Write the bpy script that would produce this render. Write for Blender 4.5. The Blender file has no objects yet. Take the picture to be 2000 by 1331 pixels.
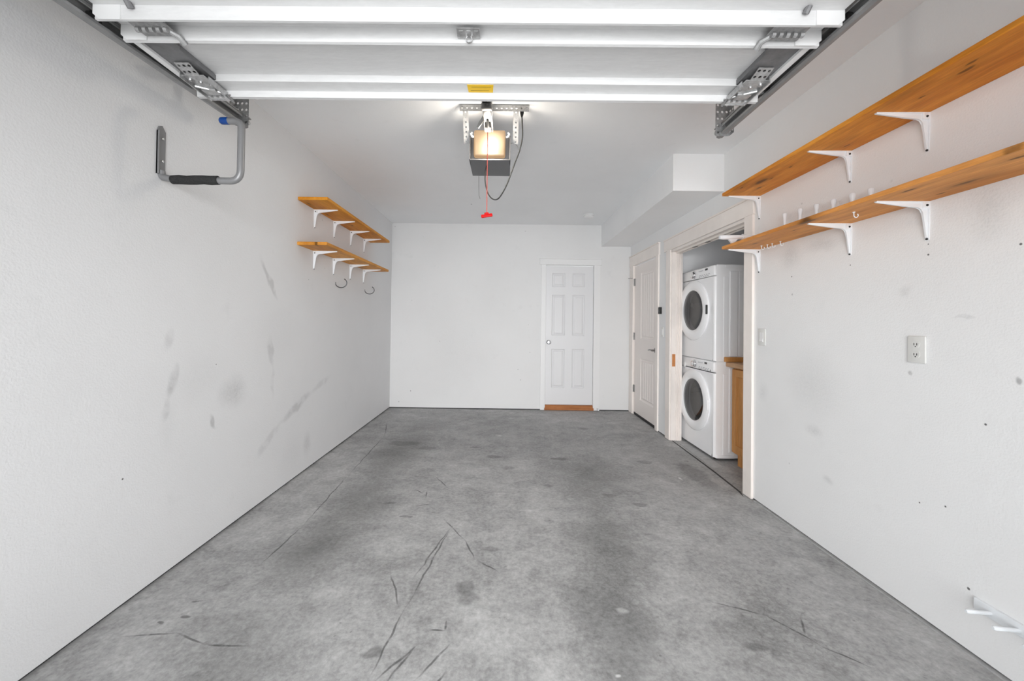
import bpy, bmesh, math, random
from mathutils import Vector, Matrix
PI = math.pi
random.seed(4)
sc = bpy.context.scene
col = sc.collection

# ---------------------------------------------------------------- room dimensions (metres)
XL, XR, YB, ZC = -1.651, 1.813, 5.673, 2.685
YF = -0.55                      # inner face of the front wall with the vehicle opening
OX0, OX1, OZ = -1.34, 1.10, 2.13

# ---------------------------------------------------------------- camera
cd = bpy.data.cameras.new('camera'); cam = bpy.data.objects.new('camera', cd); col.objects.link(cam)
yaw, pitch, roll = -0.0052, 0.0102, 0.0124
f = Vector((math.sin(yaw)*math.cos(pitch), math.cos(yaw)*math.cos(pitch), math.sin(pitch)))
r = Vector((math.cos(yaw), -math.sin(yaw), 0)); u = r.cross(f)
r2 = math.cos(roll)*r + math.sin(roll)*u; u2 = -math.sin(roll)*r + math.cos(roll)*u
cam.matrix_world = Matrix(((r2.x, u2.x, -f.x, 0), (r2.y, u2.y, -f.y, 0), (r2.z, u2.z, -f.z, 1.2626), (0, 0, 0, 1)))
cd.sensor_fit = 'HORIZONTAL'; cd.sensor_width = 36; cd.lens = 36*765/2000
cd.shift_x = (1000-981.8)/2000; cd.shift_y = (621.8-665.5)/2000
cd.clip_start = 0.02
sc.camera = cam

# ---------------------------------------------------------------- light, sky, exposure
sc.view_settings.view_transform = 'Standard'; sc.view_settings.look = 'None'
sc.view_settings.gamma = 1; sc.view_settings.use_curve_mapping = False
sc.view_settings.exposure = 0.06
w = bpy.data.worlds.new('sky'); sc.world = w; w.use_nodes = True
w.node_tree.nodes['Background'].inputs[0].default_value = (0.96, 0.98, 1.0, 1)
w.node_tree.nodes['Background'].inputs[1].default_value = 3.3
def area(name, loc, rot, sx, sy, power, color=(1, 1, 1), spread=PI):
    l = bpy.data.lights.new(name, 'AREA'); l.shape = 'RECTANGLE'; l.size = sx; l.size_y = sy
    l.energy = power; l.color = color; l.spread = spread
    o = bpy.data.objects.new(name, l); col.objects.link(o); o.location = loc; o.rotation_euler = rot
    return o
# daylight coming in through the open vehicle doorway
area('doorway_daylight', ((OX0+OX1)/2+.16, YF-0.12, 1.06), (PI/2, 0, 0), 2.1, 2.1, 37, (0.972, 0.987, 1.0), math.radians(98))
s = bpy.data.lights.new('soft_sun', 'SUN'); s.angle = math.radians(50); s.energy = 2.2; s.color = (1, 1, 1)
so = bpy.data.objects.new('soft_sun', s); col.objects.link(so)
so.rotation_euler = (math.radians(84), 0, math.radians(0))
sc.cycles.max_bounces = 10; sc.cycles.diffuse_bounces = 8; sc.cycles.glossy_bounces = 4
sc.cycles.transparent_max_bounces = 8; sc.cycles.caustics_reflective = False; sc.cycles.caustics_refractive = False
sc.cycles.use_denoising = True; sc.cycles.use_light_tree = False
sc.cycles.use_adaptive_sampling = True; sc.cycles.adaptive_threshold = 0.03; sc.cycles.adaptive_min_samples = 16

# ---------------------------------------------------------------- node helpers
def new_mat(name):
    m = bpy.data.materials.new(name); m.use_nodes = True
    nt = m.node_tree; return m, nt, nt.nodes['Principled BSDF']
def N(nt, typ, **kw):
    n = nt.nodes.new(typ)
    for k, v in kw.items(): setattr(n, k, v)
    return n
def L(nt, a, b): nt.links.new(a, b)
def math_node(nt, op, a, b=None, clamp=False):
    n = N(nt, 'ShaderNodeMath', operation=op); n.use_clamp = clamp
    for i, v in enumerate((a, b)):
        if v is None: continue
        if isinstance(v, (int, float)): n.inputs[i].default_value = v
        else: L(nt, v, n.inputs[i])
    return n.outputs[0]
def noise(nt, vec, scale, detail=4, rough=0.5, sc3=None):
    if sc3:
        mp = N(nt, 'ShaderNodeMapping'); mp.inputs['Scale'].default_value = sc3; L(nt, vec, mp.inputs[0]); vec = mp.outputs[0]
    n = N(nt, 'ShaderNodeTexNoise'); n.inputs['Scale'].default_value = scale; n.inputs['Detail'].default_value = detail
    n.inputs['Roughness'].default_value = rough; L(nt, vec, n.inputs['Vector']); return n.outputs['Fac']
def maprange(nt, v, a, b, c, d, smooth=False):
    n = N(nt, 'ShaderNodeMapRange'); n.inputs[1].default_value = a; n.inputs[2].default_value = b
    n.inputs[3].default_value = c; n.inputs[4].default_value = d
    if smooth: n.interpolation_type = 'SMOOTHSTEP'
    L(nt, v, n.inputs[0]); return n.outputs[0]
def pos(nt): return N(nt, 'ShaderNodeNewGeometry').outputs['Position']
def bump(nt, bs, h, strength, dist):
    b = N(nt, 'ShaderNodeBump'); b.inputs['Strength'].default_value = strength; b.inputs['Distance'].default_value = dist
    L(nt, h, b.inputs['Height']); L(nt, b.outputs[0], bs.inputs['Normal'])
def warped(nt, P, scale, amt):
    n = N(nt, 'ShaderNodeTexNoise'); n.inputs['Scale'].default_value = scale; n.inputs['Detail'].default_value = 1.5
    L(nt, P, n.inputs['Vector'])
    a = N(nt, 'ShaderNodeVectorMath', operation='SUBTRACT'); L(nt, n.outputs['Color'], a.inputs[0]); a.inputs[1].default_value = (.5, .5, .5)
    b = N(nt, 'ShaderNodeVectorMath', operation='SCALE'); L(nt, a.outputs[0], b.inputs[0]); b.inputs['Scale'].default_value = amt
    c = N(nt, 'ShaderNodeVectorMath', operation='ADD'); L(nt, P, c.inputs[0]); L(nt, b.outputs[0], c.inputs[1])
    return c.outputs[0]
def blob(nt, P, c, rad, strength, soft=0.0):
    m = N(nt, 'ShaderNodeVectorMath', operation='MULTIPLY_ADD')
    L(nt, P, m.inputs[0]); m.inputs[1].default_value = tuple(1/x for x in rad)
    m.inputs[2].default_value = tuple(-ci/x for ci, x in zip(c, rad))
    l = N(nt, 'ShaderNodeVectorMath', operation='LENGTH'); L(nt, m.outputs[0], l.inputs[0])
    return maprange(nt, l.outputs['Value'], soft, 1.0, strength, 0.0, True)
def seg(nt, P, a, b, width, strength):
    """soft tapering stroke from a to b"""
    A, B = Vector(a), Vector(b); d = B-A
    if abs(d.x) < 1e-6 and abs(A.x) > 1.5:      # stroke on a side wall (Y, Z plane)
        rot = (math.atan2(d.z, d.y), 0, 0); sc_ = (1, d.length*.60, width)
    else:
        rot = (0, 0, math.atan2(d.y, d.x)); sc_ = (d.length*.60, width, 1)
    m = N(nt, 'ShaderNodeMapping', vector_type='TEXTURE'); L(nt, P, m.inputs[0])
    m.inputs['Location'].default_value = (A+B)/2; m.inputs['Rotation'].default_value = rot; m.inputs['Scale'].default_value = sc_
    l = N(nt, 'ShaderNodeVectorMath', operation='LENGTH'); L(nt, m.outputs[0], l.inputs[0])
    return maprange(nt, l.outputs['Value'], .35, 1.0, strength, 0.0, True)
def combine(nt, terms):
    acc = None
    for t in terms:
        inv = math_node(nt, 'SUBTRACT', 1.0, t)
        acc = inv if acc is None else math_node(nt, 'MULTIPLY', acc, inv)
    return acc
def scale_color(nt, bs, color, fac):
    v = N(nt, 'ShaderNodeVectorMath', operation='SCALE'); v.inputs[0].default_value = color
    L(nt, fac, v.inputs['Scale']); L(nt, v.outputs[0], bs.inputs['Base Color'])

def plain(name, color, rough=0.5, metal=0.0, bscale=0, bstr=0.0, spec=0.5, vary=0.0, vscale=8):
    m, nt, bs = new_mat(name)
    bs.inputs['Base Color'].default_value = (*color, 1); bs.inputs['Roughness'].default_value = rough
    bs.inputs['Metallic'].default_value = metal; bs.inputs['Specular IOR Level'].default_value = spec
    P = N(nt, 'ShaderNodeTexCoord').outputs['Object']
    if vary:
        scale_color(nt, bs, color, maprange(nt, noise(nt, P, vscale, 5, .6), .3, .7, 1-vary, 1+vary))
    if bscale: bump(nt, bs, noise(nt, P, bscale, 3), bstr, 0.002)
    return m

def wall_mat(name, color, stains_and_tones=(), lines=(), holes=(), rough=0.62, bstr=0.35):
    m, nt, bs = new_mat(name); bs.inputs['Roughness'].default_value = rough; bs.inputs['Specular IOR Level'].default_value = 0.3
    P = pos(nt); W = warped(nt, P, 9, 0.06)
    fine = noise(nt, P, 70, 3, .6)
    terms = [maprange(nt, noise(nt, P, 1.3, 4, .55), .42, .8, 0, .05),
             maprange(nt, noise(nt, P, 7, 5, .65), .62, .8, 0, .05)]
    for c, rad, s in stains_and_tones:
        terms.append(math_node(nt, 'MULTIPLY', blob(nt, W, c, rad, s), maprange(nt, fine, .3, .65, .55, 1.1)))
    for a, b, wd, s in lines:
        terms.append(math_node(nt, 'MULTIPLY', seg(nt, W, a, b, wd, s), maprange(nt, noise(nt, P, 14, 2), .36, .55, .55, 1.4)))
    for c, rr in holes:
        terms.append(blob(nt, P, c, (rr*.72, rr*.72, rr*.72), .85, .4))
    # sparse scuff specks
    v = N(nt, 'ShaderNodeTexVoronoi'); v.inputs['Scale'].default_value = 5.0; L(nt, warped(nt, P, 40, .012), v.inputs['Vector'])
    gate = maprange(nt, noise(nt, P, 3.1, 2), .52, .6, 0, 1)
    terms.append(math_node(nt, 'MULTIPLY', maprange(nt, v.outputs['Distance'], .012, .045, .38, 0), gate))
    scale_color(nt, bs, color, combine(nt, terms))
    h = math_node(nt, 'ADD', maprange(nt, noise(nt, P, 130, 2, .5), .35, .7, 0, 1), math_node(nt, 'MULTIPLY', noise(nt, P, 40, 2), .8))
    bump(nt, bs, h, bstr*.55, 0.0022)
    return m

x = XL
M = {}
M['wall_left'] = wall_mat('wall_left_paint', (.735, .735, .74), [
    ((x, 2.385, .82), (.3, .16, .13), .22), ((x, 1.93, .74), (.3, .07, .20), .05), ((x, 3.30, .22), (.3, .09, .14), .17),
    ((x, 2.10, .95), (.3, .25, .2), .05), ((x, 3.05, .2), (.3, .3, .2), .05), ((x, 2.85, 1.15), (.3, .4, .3), .04)],
    [((x, 1.97, 1.05), (x, 1.93, .88), .035, .22), ((x, 1.93, .88), (x, 1.90, .76), .03, .12), ((x, 1.95, 1.2), (x, 1.90, 1.1), .04, .10),
     ((x, 2.62, 1.68), (x, 2.83, 1.40), .028, .16), ((x, 2.74, 1.15), (x, 2.79, .93), .035, .13), ((x, 2.79, .93), (x, 2.80, .7), .03, .07),
     ((x, 2.62, .33), (x, 2.9, .50), .05, .10), ((x, 2.9, .50), (x, 3.35, .64), .05, .16), ((x, 3.35, .64), (x, 3.75, .74), .04, .08), ((x, 2.20, .72), (x, 2.25, .63), .018, .22)],
    [((x, 1.70, .56), .008), ((x, 2.24, 1.0), .006), ((x, 3.28, 1.60), .006)])
x = XR
M['wall_right'] = wall_mat('wall_right_paint', (.835, .838, .84), [
    ((x, 2.50, 1.70), (.3, .13, .12), .15), ((x, 2.25, 1.73), (.3, .14, .06), .12), ((x, 1.48, 1.70), (.3, .12, .16), .12),
    ((x, 2.32, .93), (.3, .30, .30), .10), ((x, 2.31, .65), (.3, .09, .05), .14), ((x, 2.75, .80), (.3, .08, .10), .10),
    ((x, 2.2, .40), (.3, .05, .03), .16), ((x, 1.78, 1.43), (.3, .05, .04), .13)],
    [((x, 1.60, 1.30), (x, 1.52, 1.31), .012, .14), ((x, 1.78, 1.07), (x, 1.76, 1.05), .012, .25), ((x, 1.40, 1.1), (x, 1.385, 1.07), .012, .3)],
    [((x, 2.485, 1.573), .008), ((x, 1.486, .90), .008), ((x, 1.62, .53), .007), ((x, 1.72, .50), .006), ((x, 2.065, 1.585), .006), ((x, 1.686, 1.575), .008),
     ((x, 1.385, 1.56), .008), ((x, 1.54, .25), .010), ((x, 1.686, 1.62), .005)])
y = YB
M['wall_back'] = wall_mat('wall_back_paint', (.76, .76, .76), [
    ((-.55, y, .75), (.75, .3, .55), .06), ((-.9, y, 1.2), (.5, .3, .8), .04)], [],  # two broad, faintly darker areas on the left half
    [((.24, y, .43), .010), ((.20, y, .58), .007), ((-1.35, y, .25), .012), ((.37, y, .83), .007)], bstr=.2)
M['ceiling'] = wall_mat('ceiling_paint', (.86, .87, .88), [], [], [((-.42, 4.72, ZC), .016), ((-.9, 2.4, ZC), .010)], bstr=.2)
M['soffit'] = wall_mat('soffit_paint', (.88, .885, .89), bstr=.2)
M['laundry_wall'] = wall_mat('laundry_wall_paint', (.90, .90, .91), bstr=.2)

def floor_mat():
    m, nt, bs = new_mat('stained_concrete'); P = pos(nt)
    bs.inputs['Specular IOR Level'].default_value = 0.35
    W = warped(nt, P, 3.0, 0.35); W2 = warped(nt, P, 12, 0.07)
    n1 = noise(nt, P, 1.1, 3, .62); n2 = noise(nt, W, 4.0, 5, .72); n3 = noise(nt, P, 45, 3, .75); n4 = noise(nt, P, 14, 3, .7)
    base = math_node(nt, 'ADD', maprange(nt, n1, .3, .7, .82, 1.14), maprange(nt, n2, .3, .7, -.26, .22))
    base = math_node(nt, 'ADD', base, maprange(nt, n3, .3, .7, -.20, .20))
    base = math_node(nt, 'ADD', base, maprange(nt, n4, .3, .7, -.12, .10))
    T = []
    bands = [((-1.02, 2.12, 0), (.40, .42, 1), .46), ((-1.0, 2.75, 0), (.40, .9, 1), .36), ((-1.02, 3.75, 0), (.42, .8, 1), .40), ((-.95, 4.7, 0), (.5, .8, 1), .20),
             ((-1.0, 1.5, 0), (.42, .35, 1), .18), ((.58, 2.25, 0), (.32, .75, 1), .36), ((.50, 1.65, 0), (.24, .55, 1), .36), ((.72, 3.2, 0), (.5, .7, 1), .32),
             ((.2, 4.3, 0), (1.8, 1.5, 1), .12), ((1.2, 1.8, 0), (.35, .5, 1), .14), ((.0, 1.75, 0), (.35, .05, 1), .14), ((-.45, 2.03, 0), (.25, .05, 1), .16),
             ((1.6, 3.7, 0), (.25, .7, 1), .12)]
    for c, rad, s in bands: T.append(math_node(nt, 'MULTIPLY', blob(nt, W, c, rad, s), maprange(nt, n2, .25, .6, .6, 1.15)))
    spots = [((-.175, 1.87, 0), (.062, .055, 1), .34), ((-.155, 1.80, 0), (.055, .05, 1), .30), ((-.20, 1.65, 0), (.05, .06, 1), .15), ((-.06, 2.19, 0), (.06, .035, 1), .28),
             ((-.49, 1.50, 0), (.04, .03, 1), .40), ((-.08, 3.68, 0), (.10, .05, 1), .35), ((.52, 3.65, 0), (.10, .045, 1), .40), ((-.78, 2.72, 0), (.05, .02, 1), .3),
             ((.96, 2.75, 0), (.06, .04, 1), .32), ((.78, 2.9, 0), (.06, .04, 1), .25), ((-1.01, 4.05, 0), (.22, .10, 1), .30), ((-.75, 3.9, 0), (.10, .06, 1), .25),
             ((1.30, 3.6, 0), (.10, .05, 1), .3), ((.95, 4.7, 0), (.08, .05, 1), .25), ((-.30, 3.95, 0), (.06, .03, 1), .3), ((.05, 3.4, 0), (.07, .03, 1), .25),
             ((-1.33, 1.66, 0), (.035, .012, 1), .55), ((-1.40, 1.62, 0), (.02, .010, 1), .5), ((-1.36, 1.75, 0), (.03, .008, 1), .45), ((-.62, 2.55, 0), (.05, .02, 1), .4),
             ((1.62, 3.3, 0), (.12, .35, 1), .30), ((.30, 2.5, 0), (.04, .03, 1), .25), ((1.0, 1.55, 0), (.05, .03, 1), .3), ((.35, 3.05, 0), (.06, .02, 1), .3)]
    for c, rad, s in spots: T.append(blob(nt, W2, c, rad, s, .55))
    lines = [((-.31, 2.43), (-.43, 1.93)), ((-.31, 2.42), (-.425, 1.72)), ((-.425, 1.72), (-.46, 1.40)), ((-.55, 1.96), (-.45, 1.74)),
             ((-.37, 2.51), (-.22, 2.28)), ((-.22, 2.28), (-.14, 2.10)), ((-.14, 2.10), (-.02, 1.99)), ((-.315, 1.545), (-.44, 1.38)), ((-.325, 1.535), (-.40, 1.37)),
             ((-.195, 1.545), (-.30, 1.39)), ((-.195, 1.42), (-.24, 1.35)), ((-.23, 1.67), (-.23, 1.61)), ((-.23, 1.61), (-.30, 1.61)),
             ((-.55, 3.2), (-.42, 2.98)), ((-.66, 2.95), (-.58, 2.88)), ((-.56, 2.92), (-.55, 2.80)), ((-.47, 2.72), (-.60, 2.68)),
             ((1.15, 1.73), (1.27, 1.56)), ((1.27, 1.56), (1.38, 1.47)), ((.95, 1.80), (1.15, 1.73)), ((1.24, 1.62), (1.30, 1.72)),
             ((-1.5, 1.55), (-1.3, 1.575)), ((-1.3, 1.575), (-1.15, 1.52)), ((-1.15, 1.52), (-.98, 1.52)), ((-1.45, 4.9), (-1.30, 4.3)), ((-1.30, 4.3), (-1.26, 3.2)), ((-1.26, 3.2), (-1.22, 2.4)), ((-1.22, 2.4), (-1.24, 2.0))]
    brk = maprange(nt, n4, .36, .5, .35, 1)
    for a, b in lines: T.append(math_node(nt, 'MULTIPLY', seg(nt, W3(nt, P), (*a, 0), (*b, 0), .0065, .62), brk))
    # small pits and dark specks, denser along the wheel paths
    v = N(nt, 'ShaderNodeTexVoronoi'); v.inputs['Scale'].default_value = 22; L(nt, warped(nt, P, 30, .03), v.inputs['Vector'])
    gate = maprange(nt, noise(nt, P, 2.3, 3), .50, .62, 0, 1)
    T.append(math_node(nt, 'MULTIPLY', maprange(nt, v.outputs['Distance'], .06, .16, .35, 0), gate))
    v2 = N(nt, 'ShaderNodeTexVoronoi', feature='DISTANCE_TO_EDGE'); v2.inputs['Scale'].default_value = 26; L(nt, warped(nt, P, 25, .06), v2.inputs['Vector'])
    g2 = math_node(nt, 'ADD', blob(nt, W, (.55, 2.05, 0), (.35, .75, 1), 1), blob(nt, W, (1.2, 1.75, 0), (.4, .6, 1), 1))
    T.append(math_node(nt, 'MULTIPLY', maprange(nt, v2.outputs['Distance'], .0, .10, .22, 0), g2))
    fac = math_node(nt, 'MULTIPLY', base, combine(nt, T))
    # pale scrapes and mineral bloom
    pale = maprange(nt, noise(nt, W, 5.5, 3, .75), .60, .78, 0, .22)
    fac = math_node(nt, 'ADD', fac, pale)
    for c, rad, s in [((.1, 5.15, 0), (.07, .012, 1), .5), ((-.04, 4.36, 0), (.04, .02, 1), .7), ((1.45, 3.22, 0), (.02, .03, 1), .8), ((.53, 1.73, 0), (.03, .03, 1), .5),
                      ((.16, 2.64, 0), (.09, .03, 1), .25), ((1.35, 5.0, 0), (.05, .03, 1), .4), ((-.09, 1.9, 0), (.012, 1.2, 1), .06), ((.42, 1.42, 0), (.01, .01, 1), .8), ((.2, 3.6, 0), (.06, .01, 1), .3)]:
        fac = math_node(nt, 'ADD', fac, blob(nt, W2, c, rad, s, .3))
    scale_color(nt, bs, (.385, .385, .383), fac)
    L(nt, maprange(nt, n2, .3, .7, .50, .70), bs.inputs['Roughness'])
    bump(nt, bs, n3, .2, .004)
    return m
_w3 = {}
def W3(nt, P):
    if nt.name not in _w3: _w3[nt.name] = warped(nt, P, 9, .028)
    return _w3[nt.name]
M['floor'] = floor_mat()
M['curb'] = plain('pale_concrete', (.42, .42, .42), .8, vary=.15, vscale=20, bscale=60, bstr=.3)
M['driveway'] = plain('driveway_concrete', (.55, .55, .54), .8, vary=.1)
M['dark_gap'] = plain('slit_shade_dark_joint', (.05, .05, .05), .9)  # near-black: shade of the wall slit put into colour; also the slab joint

def wood_mat(name, c1, c2, axis='Y', seed=0.0, knots=True, spec=.15, spots=()):
    m, nt, bs = new_mat(name); tc = N(nt, 'ShaderNodeTexCoord').outputs['Object']
    off = N(nt, 'ShaderNodeVectorMath', operation='ADD'); L(nt, tc, off.inputs[0]); off.inputs[1].default_value = (seed, seed*1.7, seed*.3)
    P = off.outputs[0]
    st = {'Y': (1, .10, 1), 'Z': (1, 1, .10), 'X': (.10, 1, 1)}[axis]
    W = warped(nt, P, 1.6, .05)
    g1 = noise(nt, W, 22, 5, .6, st); g2 = noise(nt, W, 120, 3, .6, st); g3 = noise(nt, W, 6, 2, .5, (st[0], st[1]*2.5, st[2]))
    t = math_node(nt, 'ADD', math_node(nt, 'MULTIPLY', g1, .55), math_node(nt, 'MULTIPLY', g3, .45))
    ramp = N(nt, 'ShaderNodeValToRGB'); L(nt, t, ramp.inputs[0])
    e = ramp.color_ramp.elements; e[0].position = .38; e[0].color = (*c2, 1); e[1].position = .62; e[1].color = (*c1, 1)
    fac = maprange(nt, g2, .3, .7, .86, 1.10)
    if knots:
        mp = N(nt, 'ShaderNodeMapping'); L(nt, warped(nt, P, 12, .02), mp.inputs[0])
        mp.inputs['Scale'].default_value = {'Y': (5.5, 1.7, 3), 'Z': (6, 6, 2.2), 'X': (2.2, 6, 6)}[axis]
        v = N(nt, 'ShaderNodeTexVoronoi'); v.inputs['Scale'].default_value = 1.0; L(nt, mp.outputs[0], v.inputs['Vector'])
        k = math_node(nt, 'MULTIPLY', maprange(nt, v.outputs['Distance'], .06, .13, .68, 0, True),
                      math_node(nt, 'GREATER_THAN', N_sep(nt, v.outputs['Color']), .45))
        halo = maprange(nt, v.outputs['Distance'], .1, .30, .22, 0, True)
        fac = math_node(nt, 'MULTIPLY', fac, combine(nt, [k, halo]))
    if spots:
        WP = warped(nt, pos(nt), 25, .014); tt = []
        for kx, ky, kz, sz in spots:
            tt += [blob(nt, WP, (kx, ky, kz), (.009*sz, .030*sz, .06), .62, .45), blob(nt, WP, (kx, ky, kz), (.030*sz, .11*sz, .06), .16)]
        fac = math_node(nt, 'MULTIPLY', fac, combine(nt, tt))
    mix = N(nt, 'ShaderNodeVectorMath', operation='SCALE'); L(nt, ramp.outputs[0], mix.inputs[0]); L(nt, fac, mix.inputs['Scale'])
    L(nt, mix.outputs[0], bs.inputs['Base Color']); bs.inputs['Roughness'].default_value = .5
    bs.inputs['Specular IOR Level'].default_value = spec
    bump(nt, bs, g2, .08, .001)
    return m
def N_sep(nt, c):
    s_ = N(nt, 'ShaderNodeSeparateColor'); L(nt, c, s_.inputs[0]); return s_.outputs[0]
M['pine_upper'] = wood_mat('pine_upper', (.86, .36, .050), (.60, .205, .022), seed=1.3, spots=[(1.640, 1.40, 2.186, 1.3), (1.61, 1.36, 2.186, .9), (1.66, 1.57, 2.186, .6), (1.735, 2.0, 2.186, .8), (1.652, 2.274, 2.186, .8), (1.666, 2.46, 2.186, .8), (1.697, 2.628, 2.186, 1), (1.58, 2.632, 2.186, .9)])
M['pine_lower'] = wood_mat('pine_lower', (.78, .345, .095), (.56, .215, .048), seed=4.1, spots=[(1.589, 1.549, 1.803, 1.2), (1.75, 1.58, 1.803, .8), (1.633, 2.218, 1.803, .6), (1.649, 2.592, 1.803, 1.1), (1.545, 1.20, 1.803, 1.2), (1.615, 1.235, 1.803, 1.2)])
M['pine_left'] = wood_mat('pine_left', (.74, .32, .036), (.54, .20, .018), seed=7.7, spots=[(-1.613, 3.184, 2.212, 1.2), (-1.61, 3.519, 2.212, 1.1), (-1.54, 3.91, 2.212, .9)])
M['pine_left_low'] = wood_mat('pine_left_low', (.74, .34, .062), (.52, .20, .028), seed=9.9, spots=[(-1.50, 3.085, 1.868, 1.6), (-1.598, 3.967, 1.855, 1.0)])
M['maple'] = wood_mat('cabinet_maple', (.66, .33, .115), (.52, .24, .075), 'Z', 2.2, knots=False)
M['worktop'] = wood_mat('worktop_laminate', (.62, .40, .24), (.50, .30, .17), 'Y', 5.2, knots=False)
M['threshold'] = wood_mat('oak_threshold', (.46, .19, .075), (.30, .11, .04), 'X', 3.2, knots=False)
M['white_door'] = plain('white_door_paint', (.73, .73, .74), .38, bscale=60, bstr=.05)
M['white_trim'] = plain('white_trim_paint', (.78, .78, .78), .42, bscale=50, bstr=.08)
M['cream'] = plain('cream_trim_paint', (.87, .81, .765), .42, bscale=50, bstr=.08, vary=.03)
M['cream_door'] = plain('cream_door_paint', (.83, .775, .74), .42, bscale=50, bstr=.05)
M['galv'] = plain('galvanised_steel', (.50, .50, .50), .38, .75, bscale=90, bstr=.1, vary=.22, vscale=60)
M['galv_dull'] = plain('galvanised_angle', (.33, .33, .33), .5, .3, bscale=90, bstr=.1, vary=.25, vscale=70)
M['galv_dark'] = plain('dull_galvanised_track', (.29, .29, .29), .42, .5, vary=.12, vscale=14)
M['grey_stile'] = plain('grey_primed_steel', (.19, .19, .195), .5, .3, vary=.2, vscale=20)
M['black'] = plain('black_plastic', (.012, .012, .012), .45)
M['rubber'] = plain('black_rubber_cord', (.02, .02, .02), .6)
M['foam'] = plain('black_foam', (.022, .022, .022), .9, bscale=220, bstr=1.0, vary=.5, vscale=150)
M['hook_grey'] = plain('grey_enamel_steel', (.23, .23, .235), .36, .25)
M['blue'] = plain('blue_vinyl', (.002, .050, .24), .4)
M['red'] = plain('red_plastic', (.55, .003, .003), .5, spec=.2)
M['cord_red'] = plain('red_cord', (.62, .13, .10), .8)
M['white_enamel'] = plain('white_enamel', (.80, .825, .85), .35)
M['white_plastic'] = plain('white_plastic', (.78, .78, .78), .35)
M['plate'] = plain('ivory_plate', (.70, .70, .68), .35)
M['appliance'] = plain('appliance_enamel', (.91, .91, .92), .22, spec=.5)
M['appliance_grey'] = plain('appliance_marks', (.33, .33, .35), .3)
M['chrome'] = plain('chrome', (.75, .75, .76), .15, 1.0)
M['knob'] = plain('satin_knob', (.42, .42, .43), .28, .9)
M['nickel'] = plain('brushed_nickel', (.32, .31, .30), .35, .9)
M['drum'] = plain('steel_drum', (.20, .20, .205), .30, .6, bscale=60, bstr=.5)
M['dark_drum'] = plain('dark_drum', (.17, .17, .175), .4, .1)
M['chassis'] = plain('grey_chassis', (.12, .12, .125), .42, .4)
M['chassis_under'] = plain('grey_opener_panel', (.20, .20, .205), .45, .3)
M['yellow'] = plain('yellow_label', (.80, .50, .01), .5)
M['label_ink'] = plain('label_ink', (.28, .17, .01), .6)
M['brick_wood'] = plain('bare_wood_patch', (.55, .22, .07), .6, vary=.1, vscale=40)
m, nt, bs = new_mat('appliance_glass'); M['glass'] = m
bs.inputs['Base Color'].default_value = (.30, .31, .32, 1); bs.inputs['Roughness'].default_value = .03
tr = N(nt, 'ShaderNodeBsdfTransparent'); tr.inputs[0].default_value = (.45, .46, .47, 1)
gl = N(nt, 'ShaderNodeBsdfGlossy'); gl.inputs['Roughness'].default_value = .04; gl.inputs['Color'].default_value = (.9, .9, .9, 1)
fr = N(nt, 'ShaderNodeLayerWeight'); fr.inputs[0].default_value = .5
fr_ = maprange(nt, math_node(nt, 'POWER', fr.outputs['Facing'], 4.0), 0, 1, .04, .75)
mx = N(nt, 'ShaderNodeMixShader'); L(nt, fr_, mx.inputs[0]); L(nt, tr.outputs[0], mx.inputs[1]); L(nt, gl.outputs[0], mx.inputs[2])
L(nt, mx.outputs[0], nt.nodes['Material Output'].inputs[0])
# garage door skin: wood-grain embossed white steel
m, nt, bs = new_mat('white_embossed_steel'); M['gdoor'] = m
P = pos(nt)
g = noise(nt, warped(nt, P, 3, .05), 60, 5, .7, (.22, 1, 1))
scale_color(nt, bs, (.68, .68, .68), maprange(nt, g, .3, .7, .94, 1.04)); bs.inputs['Roughness'].default_value = .4
bump(nt, bs, g, .5, .002)
M['gdoor_rail'] = plain('white_painted_rail', (.78, .78, .78), .35)
# opener lamp lens: lit translucent cover
m, nt, bs = new_mat('lit_lens'); M['lens'] = m
tc = N(nt, 'ShaderNodeTexCoord').outputs['Object']
b = blob(nt, tc, (.016, -.1, .005), (.105, .3, .10), 1.0)
rp = N(nt, 'ShaderNodeValToRGB'); L(nt, b, rp.inputs[0]); e = rp.color_ramp.elements
e[0].color = (.62, .38, .20, 1); e[1].color = (1, .93, .70, 1); e.new(.35).color = (.85, .60, .34, 1)
L(nt, rp.outputs[0], bs.inputs['Emission Color']); L(nt, maprange(nt, b, 0, 1, .70, 1.5), bs.inputs['Emission Strength'])
bs.inputs['Base Color'].default_value = (.06, .05, .035, 1); bs.inputs['Roughness'].default_value = .4

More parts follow.
